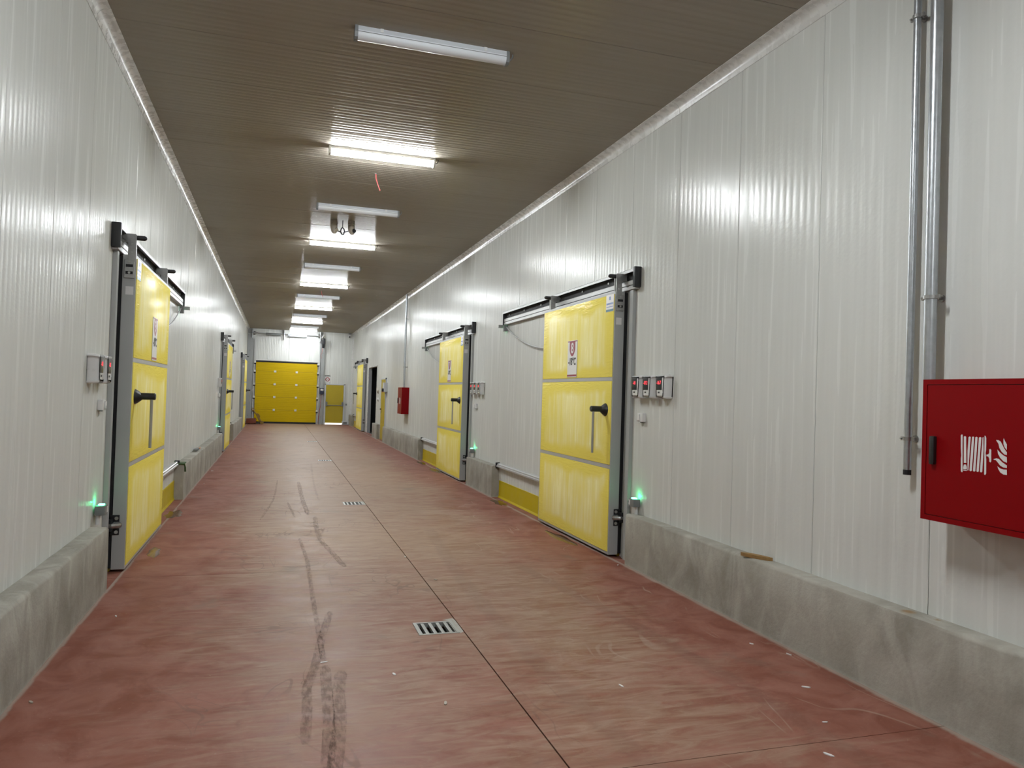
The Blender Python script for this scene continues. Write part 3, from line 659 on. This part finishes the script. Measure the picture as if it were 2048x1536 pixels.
def pipe(yc, off, r, z0, z1, clamps, name, label, capped=False, group=None):
    root = empty(name, (WR, yc, z0)); tag(root, label, 'pipe', group); T = side_T('R')
    MB(T).tube([(0, off, (z1-z0)*k/6) for k in range(7)], r, 20, True).build('tube', 'galv', root, True)
    if capped: MB(T).tube([(0, off, -0.028), (0, off, 0.0)], r*1.02, 16).build('end_plug', 'rubber', root, True)
    for z in clamps:
        zz = z-z0; R = r+0.003
        ring = [(R*math.cos(a), off+R*math.sin(a), zz) for a in [2*math.pi*k/18 for k in range(19)]]
        b = MB(T)
        for a_ in range(18):
            p, q = ring[a_], ring[a_+1]; o_ = lambda v, s: ((v[0])*s, off+(v[1]-off)*s, v[2])
            k_ = (R+0.0035)/R
            P1, P2 = o_(p, k_), o_(q, k_)
            b.add([(p[0], p[1], zz-0.010), (q[0], q[1], zz-0.010), (q[0], q[1], zz+0.010), (p[0], p[1], zz+0.010), (P1[0], P1[1], zz-0.010), (P2[0], P2[1], zz-0.010), (P2[0], P2[1], zz+0.010), (P1[0], P1[1], zz+0.010)],
                  [(0, 1, 5, 4), (3, 7, 6, 2), (4, 5, 6, 7), (0, 3, 2, 1)])
        cl = b.build('clamp', 'zinc', root, True)
        MB(T).box((R, off-0.006, zz-0.011), (R+0.022, off+0.006, zz+0.011), 0.002).build('clamp_ear', 'zinc', cl)
        MB(T).box((-R-0.022, off-0.006, zz-0.011), (-R, off+0.006, zz+0.011), 0.002).build('clamp_ear', 'zinc', cl)
        MB(T).tube([(R+0.012, off-0.014, zz), (R+0.012, off+0.018, zz)], 0.005, 8).build('clamp_screw', 'steel', cl)
        MB(T).tube([(0, 0.0, zz), (0, off-r, zz)], 0.008, 8).build('clamp_stud', 'zinc', cl)
        MB(T).tube([(0, 0.0, zz), (0, 0.006, zz)], 0.020, 12).build('wall_plate', 'zinc', cl)
    return root
pipe(3.150, 0.078, 0.032, 1.753, CEIL, (2.198,), 'steel_pipe', 'thick galvanised pipe entering the top of the large hose cabinet')
pipe(3.303, 0.055, 0.0205, 1.262, CEIL, (3.789, 1.433), 'steel_pipe', 'thin galvanised pipe ending open beside the large hose cabinet', True)
pipe(20.47, 0.075, 0.030, 1.738, CEIL, (2.30, 3.62), 'steel_pipe', 'galvanised pipe running down to the small far hose cabinet')

# ------------------------------------------------------------------ ceiling tube lights
def tube_light(lit):
    root = empty('ceiling_light'); l2 = 0.585; NS = 4 if lit else 10
    MB().prism([(-0.042, 0.0), (0.042, 0.0), (0.046, -0.030), (0.040, -0.045), (-0.040, -0.045), (-0.046, -0.030)], 0, -l2, l2).build('housing', 'lgrey' if not lit else 'white', root)
    prof = [(-0.0455, -0.032)]+[(-0.0455*math.cos(a), -0.050-0.042*math.sin(a)) for a in [math.pi*k/NS for k in range(NS+1)]]+[(0.0455, -0.032)]
    MB().prism(prof, 0, -l2+0.012, l2-0.012).build('diffuser', {0: 'diff_off', 1: 'diff_on', 2: 'diff_dim'}[lit], root, True)
    if not lit: MB().box((-l2+0.012, -0.0475, -0.0455), (l2-0.012, -0.045, -0.0415)).build('seam', 'greyp', root)
    for s in (-1, 1):
        MB().prism([(-0.047, 0.0), (0.047, 0.0), (0.050, -0.05), (0.042, -0.085), (0.022, -0.097), (-0.022, -0.097), (-0.042, -0.085), (-0.050, -0.05)], 0, s*(l2-0.012), s*(l2+0.012)).build('end_cap', 'greyp' if not lit else 'white', root)
        for q in (-1, 1): MB().box((s*0.40-0.012, q*0.046, -0.030), (s*0.40+0.012, q*0.054, -0.002)).build('clip', 'white', root)
    MB().tube([(l2+0.012, 0, -0.05), (l2+0.03, 0, -0.05), (l2+0.05, 0.0, -0.02), (l2+0.05, 0, 0.0)], 0.006, 6).build('cable', 'greyp', root)
    return root
protos = {}
LAMPS = [(-2.75, 1), (2.87, 1), (5.64, 0), (8.50, 1), (11.17, 0), (13.93, 1), (16.59, 0), (19.55, 1), (22.06, 0), (25.18, 1), (27.90, 0), (30.60, 1), (33.05, 0), (34.75, 2)]
ORD = {8.50: 'nearest lit one in view', 13.93: 'second lit one along the corridor', 19.55: 'third lit one along the corridor', 25.18: 'fourth lit one along the corridor', 30.60: 'fifth lit one along the corridor', 34.75: 'last lit one close to the far wall',
       5.64: 'nearest unlit one', 11.17: 'unlit one in front of the two hanging sensors', 16.59: 'third unlit one along the corridor', 22.06: 'fourth unlit one along the corridor', 27.90: 'fifth unlit one along the corridor', 33.05: 'last unlit one before the far wall',
       2.87: 'directly above the viewer', -2.75: 'behind the viewer'}
for y, lit in LAMPS:
    if lit in protos: o = copy_tree(protos[lit], None, (1.055, y, CEIL))
    else: o = tube_light(lit); o.location = (1.055, y, CEIL); protos[lit] = o
    tag(o, ('glowing tube light across the ceiling, ' if lit else 'white tube light switched off, ')+ORD[y], 'ceiling light', 'ceiling tube lights')

# loose red wires and the two hanging sensors
for (x, y, dx, dz, lb) in ((1.08, 9.35, 0.06, -0.20, 'loose red wire hanging from the ceiling after the nearest lit tube'), (1.07, 21.0, 0.05, -0.18, 'loose red wire hanging from the ceiling farther down the corridor')):
    w_ = empty('red_wire', (x, y, CEIL)); tag(w_, lb, 'wire')
    MB().tube([(0, 0, 0.0), (0.005, 0, dz*0.3), (dx*0.5, 0.01, dz*0.65), (dx, 0.01, dz)], 0.006, 6).build('wire', 'wire_red', w_, True)
    MB().tube([(0, 0, 0), (0, 0, -0.006)], 0.02, 10).build('hole_cap', 'greyp', w_, True)
for (x, y, lb, fl_) in ((0.775, 12.15, 'beige ceiling sensor hanging nearer the facing wall, beside a coil of wire', -1), (1.045, 12.12, 'beige ceiling sensor with dark lens hanging beside a coil of wire', 1)):
    s_ = empty('ceiling_sensor', (x, y, CEIL)); tag(s_, lb, 'sensor', 'hanging ceiling sensors')
    MB().tube([(0, 0, 0), (0, 0, -0.05), (0, -0.02, -0.13), (0.01, -0.04, -0.19), (0.01, -0.05, -0.225)], [0.055, 0.055, 0.055, 0.05, 0.02], 14).build('housing', 'beige', s_, True)
    MB().box((-0.058, -0.058, -0.07), (0.058, 0.058, -0.062), 0.003).build('collar', 'beige', s_)
    MB().tube([(0.03, -0.06, -0.16), (0.04, -0.085, -0.175)], 0.03, 12).build('lens', 'black' if fl_ > 0 else 'beige', s_, True)
    MB().tube([(fl_*-0.04, -0.02, -0.17), (fl_*-0.10, -0.03, -0.19), (fl_*-0.13, -0.03, -0.21)], 0.007, 6).build('lead', 'black', s_, True)
co = empty('wire_coil', (0.91, 12.13, CEIL)); tag(co, 'coil of dark wire hanging between the two ceiling sensors', 'wire coil')
MB().tube([(0.0, 0, 0), (0.0, 0, -0.12)], 0.006, 6).build('drop', 'black', co)
MB().tube([(0.028*math.sin(a), 0.01*math.sin(a*3), -0.175+0.055*math.cos(a)) for a in [2*math.pi*k/20 for k in range(21)]], 0.009, 6, False).build('loop', 'black', co, True)

# ------------------------------------------------------------------ far end: sectional door
YW = YF
rd = empty('door_9', (0, YW, 0)); tag(rd, 'yellow sectional roller door of ribbed panels closing the far end', 'roller door', kind='structure')
SX0, SX1 = -0.93, 1.78; SY = -0.10; zs = [0.075, 0.62, 1.205, 1.79, 2.375, 2.785]
for a, b_ in zip(zs[:-1], zs[1:]):
    z0, z1 = a+0.004, b_-0.004; n = 7; pr = [(SY+0.04, z0), (SY+0.006, z0), (SY, z0+0.010)]
    for k in range(1, n):
        z = z0+(z1-z0)*k/n; pr += [(SY, z-0.008), (SY+0.006, z-0.003), (SY+0.006, z+0.003), (SY, z+0.008)]
    pr += [(SY, z1-0.010), (SY+0.006, z1), (SY+0.04, z1)]
    MB().prism(pr, 0, SX0, SX1).build('section', 'shut', rd)
MB().box((SX0, SY+0.012, 0.075), (SX1, SY+0.045, 2.785)).build('core', plain('seam_shadow_yellow', (0.22, 0.14, 0.003), 0.6), rd)  # dark backing added behind the sections so their seams look shaded
MB().box((SX0, SY-0.012, 2.785), (SX1, SY+0.045, 2.855)).build('top_seal', 'rubber', rd)
MB().box((SX0-0.02, SY-0.02, 2.86), (SX1+0.03, SY+0.05, 2.90)).build('lintel_strip', 'white', rd)
MB().box((SX0, SY-0.015, 0.004), (SX1, SY+0.04, 0.075)).build('bottom_seal', 'rubber', rd)
for z in zs[1:-1]:
    for x in (-0.09, 0.86): MB().box((x-0.05, SY-0.022, z-0.045), (x+0.05, SY, z+0.045), 0.008).build('hinge', 'white', rd)
for z in zs[1:]:
    for x in (SX0-0.035, SX1+0.035):
        h_ = MB().box((x-0.045, SY-0.03, z-0.045), (x+0.035, SY+0.01, z+0.035), 0.006).build('roller_hinge', 'white', rd)
        MB().tube([(x-0.05, SY-0.01, z-0.07), (x+0.04, SY-0.01, z-0.07)], 0.030, 10).build('roller', 'black', h_)
for x in (SX0-0.10, SX1+0.06): MB().box((x, SY-0.01, 0), (x+0.045, SY+0.07, 3.85)).build('track', 'alu2', rd)
MB().tube([(-1.27, -0.22, 4.10), (1.95, -0.22, 4.10)], 0.020, 10).build('shaft', 'galv', rd, True)
MB().tube([(-0.55, -0.22, 4.06), (0.10, -0.22, 4.06)], 0.055, 14).build('spring', 'greyp', rd, True)
MB().tube([(0.42, -0.22, 4.04), (1.25, -0.22, 4.04)], 0.055, 14).build('spring', 'lgrey', rd, True)
for x in (-1.12, 0.25, 1.86): MB().box((x-0.012, -0.30, 3.86), (x+0.012, 0.0, 4.28)).build('bearing_plate', 'galv', rd)
for x in (-1.05, 1.78): MB().tube([(x-0.02, -0.22, 4.08), (x+0.05, -0.22, 4.08)], 0.085, 16).build('cable_drum', 'zinc', rd, True)
MB().tube([(1.84, -0.12, 3.78), (1.90, -0.20, 3.95), (2.0, -0.24, 4.12)], 0.025, 8).build('curved_track', 'alu2', rd, True)
mo = empty('door_motor', (2.0, YW-0.27, 3.56)); tag(mo, 'black door drive unit at the upper corner of the roller door', 'motor')
MB().box((-0.075, -0.09, 0.16), (0.075, 0.12, 0.42), 0.02).build('gear_housing', 'black', mo, True)
MB().tube([(0, 0, 0.18), (0, 0, 0.0), (0, 0, -0.02)], [0.06, 0.06, 0.045], 14).build('drive', 'black', mo, True)
MB().tube([(-0.04, 0.0, 0.02), (-0.05, 0.02, -0.25), (-0.10, 0.03, -0.35), (-0.06, 0.05, -0.5)], 0.008, 6).build('chain', 'wire_red', mo, True)
MB().tube([(0.03, 0.0, 0.30), (-0.09, -0.12, 0.44)], 0.03, 8).build('bracket', 'alu2', mo, True)
# posts
for (x0, x1, lb) in ((WL+0.01, -1.10, 'grey steel post between the facing wall and the roller door'), (1.92, 2.08, 'grey steel post between the roller door and the fire door')):
    p_ = empty('steel_post', (x0, YW, 0)); tag(p_, lb, 'post')
    w_ = x1-x0
    MB().box((0, -0.13, 0), (w_, -0.005, 4.02)).build('column', 'post', p_)
    MB().box((-0.005, -0.135, 3.80), (w_+0.005, -0.004, 3.84)).build('joint_plate', 'post', p_)
    for z in (0.35, 1.55, 3.30): MB().tube([(w_/2, -0.13, z), (w_/2, -0.14, z)], 0.018, 10).build('bolt', 'greyp', p_)
# fire door
fd = empty('door_10', (0, YW, 0)); tag(fd, 'yellow fire exit door with dark push bar in the far wall', 'fire door', kind='structure')
FX0, FX1 = 2.17, 3.04
MB().box((FX0-0.03, -0.05, 0), (FX0+0.03, 0, 1.90)).box((FX1-0.03, -0.05, 0), (FX1+0.03, 0, 1.90)).box((FX0-0.03, -0.05, 1.85), (FX1+0.03, 0, 1.90)).build('door_frame', 'lgrey', fd)
MB().box((FX0+0.035, -0.04, 0.075), (FX1-0.035, -0.005, 1.845), 0.004).build('leaf', 'ydoor', fd)
pb = MB().tube([(FX0+0.09, -0.13, 0.90), (FX1-0.09, -0.13, 0.90)], 0.019, 10).build('push_bar', 'greyp', fd, True)
for x in (FX0+0.075, FX1-0.075): MB().box((x-0.035, -0.14, 0.86), (x+0.035, -0.04, 1.06), 0.01).build('bar_case', 'greyp', pb)
MB().box((FX0+0.035, -0.03, 0.0), (FX1-0.035, -0.028, 0.07)).build('daylight_gap', 'day', fd)
sg = empty('door_sign', (2.255, YW-0.004, 2.10)); tag(sg, 'white sign with dark red ring above the fire door', 'sign')
MB().box((-0.135, -0.008, -0.13), (0.135, 0, 0.13)).build('plate', 'paper', sg)
b = MB(); n = 28
for k in range(n):
    a0, a1 = 2*math.pi*k/n, 2*math.pi*(k+1)/n
    b.add([(0.058*math.cos(a0), -0.0095, 0.068*math.sin(a0)), (0.100*math.cos(a0), -0.0095, 0.100*math.sin(a0)), (0.100*math.cos(a1), -0.0095, 0.100*math.sin(a1)), (0.058*math.cos(a1), -0.0095, 0.068*math.sin(a1))], [(0, 1, 2, 3)])
b.build('ring', 'maroon', sg)
text_mesh('0', 0.10, lambda a, b_, w: (a, -0.0085-w, b_), xs=0.8).build('sign_number', 'maroon', sg)
text_mesh('RAMPA', 0.075, lambda a, b_, w: (a, -0.002-w, 0.165+b_), xs=1.05, bold=0.003).build('sign_text', 'ink', sg)
ct = empty('door_control_box', (2.0, YW-0.135, 1.40)); tag(ct, 'dark blue door control box with white keypad on the post', 'control box')
MB().box((-0.095, -0.09, 0), (0.095, -0.006, 0.29), 0.015).build('body', plain('navy_plastic', (0.012, 0.016, 0.05), 0.4), ct, True)
MB().box((-0.055, -0.094, 0.17), (0.02, -0.09, 0.25)).build('key_label', 'paper', ct)
MB().box((0.03, -0.095, 0.15), (0.07, -0.09, 0.25)).build('keypad', 'white', ct)
MB().tube([(-0.02, -0.04, 0), (-0.03, -0.03, -0.5), (-0.10, -0.02, -1.05), (-0.12, 0.0, -1.36)], 0.011, 6).build('cable', 'wire_red', ct, True)
gx = empty('grey_junction_box', (3.12, YW-0.16, 0)); tag(gx, 'small grey box on the floor beside the fire door', 'box')
MB().box((-0.15, -0.10, 0.012), (0.15, 0.10, 0.17), 0.01).build('body', 'lgrey', gx)
MB().box((-0.10, -0.103, 0.04), (0.07, -0.10, 0.14)).build('face_plate', 'greyp', gx)
MB().box((-0.16, -0.11, 0.0), (0.16, 0.11, 0.014)).build('base', 'rubber', gx)
kp = tag(MB().box((3.12, YW-0.02, 0.90), (3.18, YW, 0.99), 0.006).build('wall_button', 'greyp'), 'tiny grey wall button beside the fire door push bar', 'button')
cmr = empty('security_camera', (3.20, YW-0.12, CEIL)); tag(cmr, 'small dome security camera in the far ceiling corner', 'camera')
MB().box((-0.06, -0.06, -0.06), (0.06, 0.06, 0), 0.01).build('mount', 'greyp', cmr)
MB().tube([(0, 0, -0.06), (-0.01, -0.02, -0.13), (-0.01, -0.04, -0.20)], [0.05, 0.07, 0.06], 14).build('housing', 'white', cmr, True)
MB().tube([(-0.01, -0.06, -0.17), (-0.015, -0.11, -0.18)], 0.035, 12).build('lens', 'black', cmr, True)

# orange pallet truck parked by the roller door
pt = empty('pallet_truck', (-0.95, YW-0.95, 0)); tag(pt, 'orange and yellow pallet truck parked by the roller door', 'pallet truck')
MB().box((-0.28, -0.18, 0.035), (0.13, 0.40, 0.245), 0.02).build('chassis', 'orange', pt, True)
for x in (-0.24, 0.06): MB().box((x-0.08, 0.38, 0.05), (x+0.08, 0.70, 0.10), 0.01).build('fork', 'orange', pt)
MB().tube([(0.36, -0.13, 0.10), (0.02, -0.10, 0.60), (0.0, -0.10, 0.64)], [0.035, 0.028, 0.02], 10).build('tow_bar', 'olive', pt, True)
MB().prism([(0.26, 0.10), (0.30, 0.36), (0.24, 0.46), (0.16, 0.48), (0.10, 0.44), (0.20, 0.24)], 1, -0.16, -0.07).build('pump_housing', 'olive', pt)
hl = MB().tube([(-0.05, -0.10, 0.68), (-0.06, -0.10, 0.62), (0.03, -0.10, 0.58), (0.07, -0.10, 0.63), (0.0, -0.10, 0.70), (-0.05, -0.10, 0.68)], 0.018, 8).build('handle_loop', 'olive', pt, True)
for q in (-0.17, -0.06): MB().tube([(0.38, q-0.03, 0.075), (0.38, q+0.03, 0.075)], 0.075, 16).build('wheel', 'olive', pt, True)
MB().box((0.14, -0.16, 0.02), (0.34, 0.02, 0.07), 0.008).build('axle', 'black', pt)

# ------------------------------------------------------------------ floor drains
for k, d in enumerate(DRAINS):
    r_ = empty('floor_drain', (0, d, 0)); tag(r_, ['steel slotted floor drain closest to the viewer', 'second steel floor drain along the floor joint', 'third small steel floor drain along the floor joint', 'farthest steel floor drain along the floor joint'][k], 'floor drain', 'floor drains')
    a, b_ = DX0+0.002, DX1-0.002; e = 0.020
    MB().box((a, -DH, -0.03), (a+e, DH, 0.003)).box((b_-e, -DH, -0.03), (b_, DH, 0.003)).box((a+e, -DH, -0.03), (b_-e, -DH+e, 0.003)).box((a+e, DH-e, -0.03), (b_-e, DH, 0.003)).build('frame', 'steel', r_)
    MB().box((a+e, -DH+e, -0.049), (b_-e, DH-e, -0.045)).build('pit', 'rubber', r_)
    n = 4; w_ = (b_-a-2*e)
    for q in range(n):
        x = a+e+w_*(q+0.72)/(n+0.42)+0.003; MB().box((x-0.0115, -DH+e, -0.022), (x+0.0115, DH-e, 0.001), 0.002).build('bar', 'steel', r_)
    for x in (a+e+0.004, b_-e-0.004): MB().box((x-0.003, -DH+e, -0.022), (x+0.003, DH-e, 0.001)).build('edge_bar', 'steel', r_)
    MB().add([(b_+0.001, -DH-0.01, 0.0015), (b_+0.028, -DH+0.02, 0.0012), (b_+0.029, DH+0.01, 0.0012), (b_+0.02, DH+0.06, 0.001), (b_-0.06, DH+0.03, 0.001), (b_-0.02, DH+0.004, 0.0015), (b_+0.001, DH, 0.0015)], [tuple(range(7))]).build('mortar_patch', 'conc', r_)

# ------------------------------------------------------------------ puddles, litter, things left on the kerbs
def blob(name, x, y, rx, ry, mat, z, seed, label, cat, group=None):
    rnd = random.Random(seed); n = 18; top = []
    for k in range(n):
        a = 2*math.pi*k/n; f = 1+rnd.uniform(-0.28, 0.25); top.append((rx*f*math.cos(a), ry*f*math.sin(a), z))
    b = MB(); b.add([(0, 0, z)]+top+[(v[0]*1.03, v[1]*1.03, 0.0002) for v in top], [(0, 1+k, 1+(k+1) % n) for k in range(n)]+[(1+k, 1+n+k, 1+n+(k+1) % n, 1+(k+1) % n) for k in range(n)])
    return tag(b.build(name, mat, None, True, (x, y, 0)), label, cat, group)
blob('puddle', 3.23, 10.75, 0.085, 0.30, 'puddle', 0.0012, 1, 'brown puddle at the end of the yellow kick panel of door 8', 'puddle')
blob('puddle', 3.14, 8.00, 0.07, 0.40, 'puddle', 0.0010, 2, 'dark damp patch along the foot of door 8', 'puddle')
blob('puddle', -1.16, 10.15, 0.09, 0.30, 'puddle', 0.0012, 3, 'brown puddle at the kick panel of the door facing door 8', 'puddle')
blob('puddle', -1.06, 7.85, 0.055, 0.24, 'puddle', 0.0012, 4, 'shiny wet patch beside the foot of the door facing door 8', 'puddle')
blob('puddle', 3.20, 15.3, 0.08, 0.45, 'puddle', 0.0012, 5, 'brown puddle along the foot of door 7', 'puddle')
blob('puddle', 3.22, 17.0, 0.07, 0.40, 'puddle', 0.0012, 6, 'brown puddle at the end of the kick panel of door 7', 'puddle')
LITLAB = ['pale scrap just in front of the closest floor drain', 'pale scrap on the bare floor halfway between the long joint and the kerb', 'pale scrap at the foot of the long kerb below the wood splinter', 'pale scrap at the cross joint closest to the viewer', 'pale scrap beside the long joint just past the closest drain', 'pale scrap between the closest drain and the rubber streaks', 'pale scrap lying where the rubber streaks cross', 'pale scrap near the facing kerb before the door', 'pale scrap beside the facing kerb at the picture edge', 'pale scrap under the large hose cabinet near the cross joint', 'pale scrap at the kerb corner beside door 8', 'pale scrap farthest along the facing kerb', 'pale scrap along the facing kerb past the green strap', 'pale scrap close to the long kerb, first after the foot scrap', 'pale scrap between the long kerb and the cross joint', 'pale scrap at the crossing of the long joint and a cross joint']
LIT = [(0.89, 3.807), (1.893, 3.819), (3.19, 4.058), (2.473, 2.852), (1.359, 6.342), (0.692, 4.263), (0.322, 4.538), (-0.997, 5.732), (-1.11, 4.281), (2.704, 3.149), (3.20, 6.60), (-1.11, 15.242), (-1.08, 13.218), (3.075, 4.29), (2.924, 3.564), (1.25, 7.279)]
for k, (x, y) in enumerate(LIT):
    a = random.uniform(0, 3.14); l_, w_ = random.uniform(0.012, 0.026), random.uniform(0.004, 0.008)
    ca, sa = math.cos(a), math.sin(a)
    b = MB(lambda p, q, r__: (p*ca-q*sa, p*sa+q*ca, r__))
    pr = [(-l_, -w_*0.4), (-l_*0.3, -w_), (l_*0.7, -w_*0.8), (l_, 0.0), (l_*0.6, w_), (-l_*0.6, w_*0.9)]
    b.prism(pr, 2, 0.0003, 0.005)
    tag(b.build('litter_scrap', 'paper' if k % 4 else 'beige', None, False, (x, y, 0)), 'tiny '+LITLAB[k], 'litter', 'litter scraps on the floor')
wd = MB(); wd.prism([(3.27, 4.72), (3.30, 4.70), (3.335, 4.66), (3.372, 4.56), (3.383, 4.50), (3.366, 4.51), (3.345, 4.53), (3.305, 4.60), (3.275, 4.67)], 2, KZ+0.002, KZ+0.026)
tag(wd.build('wood_chip', 'wood'), 'flat brown splinter of wood lying on the long kerb', 'wood')
st = empty('green_strap', (KL, 11.42, KZ)); tag(st, 'dark green strap hanging over the end of the facing kerb', 'strap')
MB().tube([(-0.12, -0.03, 0.05), (-0.11, -0.005, 0.012), (-0.04, -0.002, 0.010), (0.005, -0.006, 0.006), (0.012, 0.02, -0.04), (0.014, 0.03, -0.10)], 0.012, 6).build('cord', 'strap', st, True)
MB().box((-0.10, 0.0, 0.003), (0.0, 0.28, 0.016), 0.005).build('folded_cloth', 'strap', st, True)
sc_ = empty('scrap_bundle', (-1.275, 13.75, KZ)); tag(sc_, 'small dark scrap with orange tip lying on the facing kerb', 'scrap')
MB().box((-0.03, -0.08, 0.003), (0.03, 0.30, 0.04), 0.01).build('scrap', 'greyp', sc_, True)
MB().tube([(0.0, 0.28, 0.02), (0.03, 0.50, 0.02)], [0.022, 0.006], 8).build('tip', plain('orange_plastic', (0.55, 0.16, 0.02), 0.5), sc_, True)
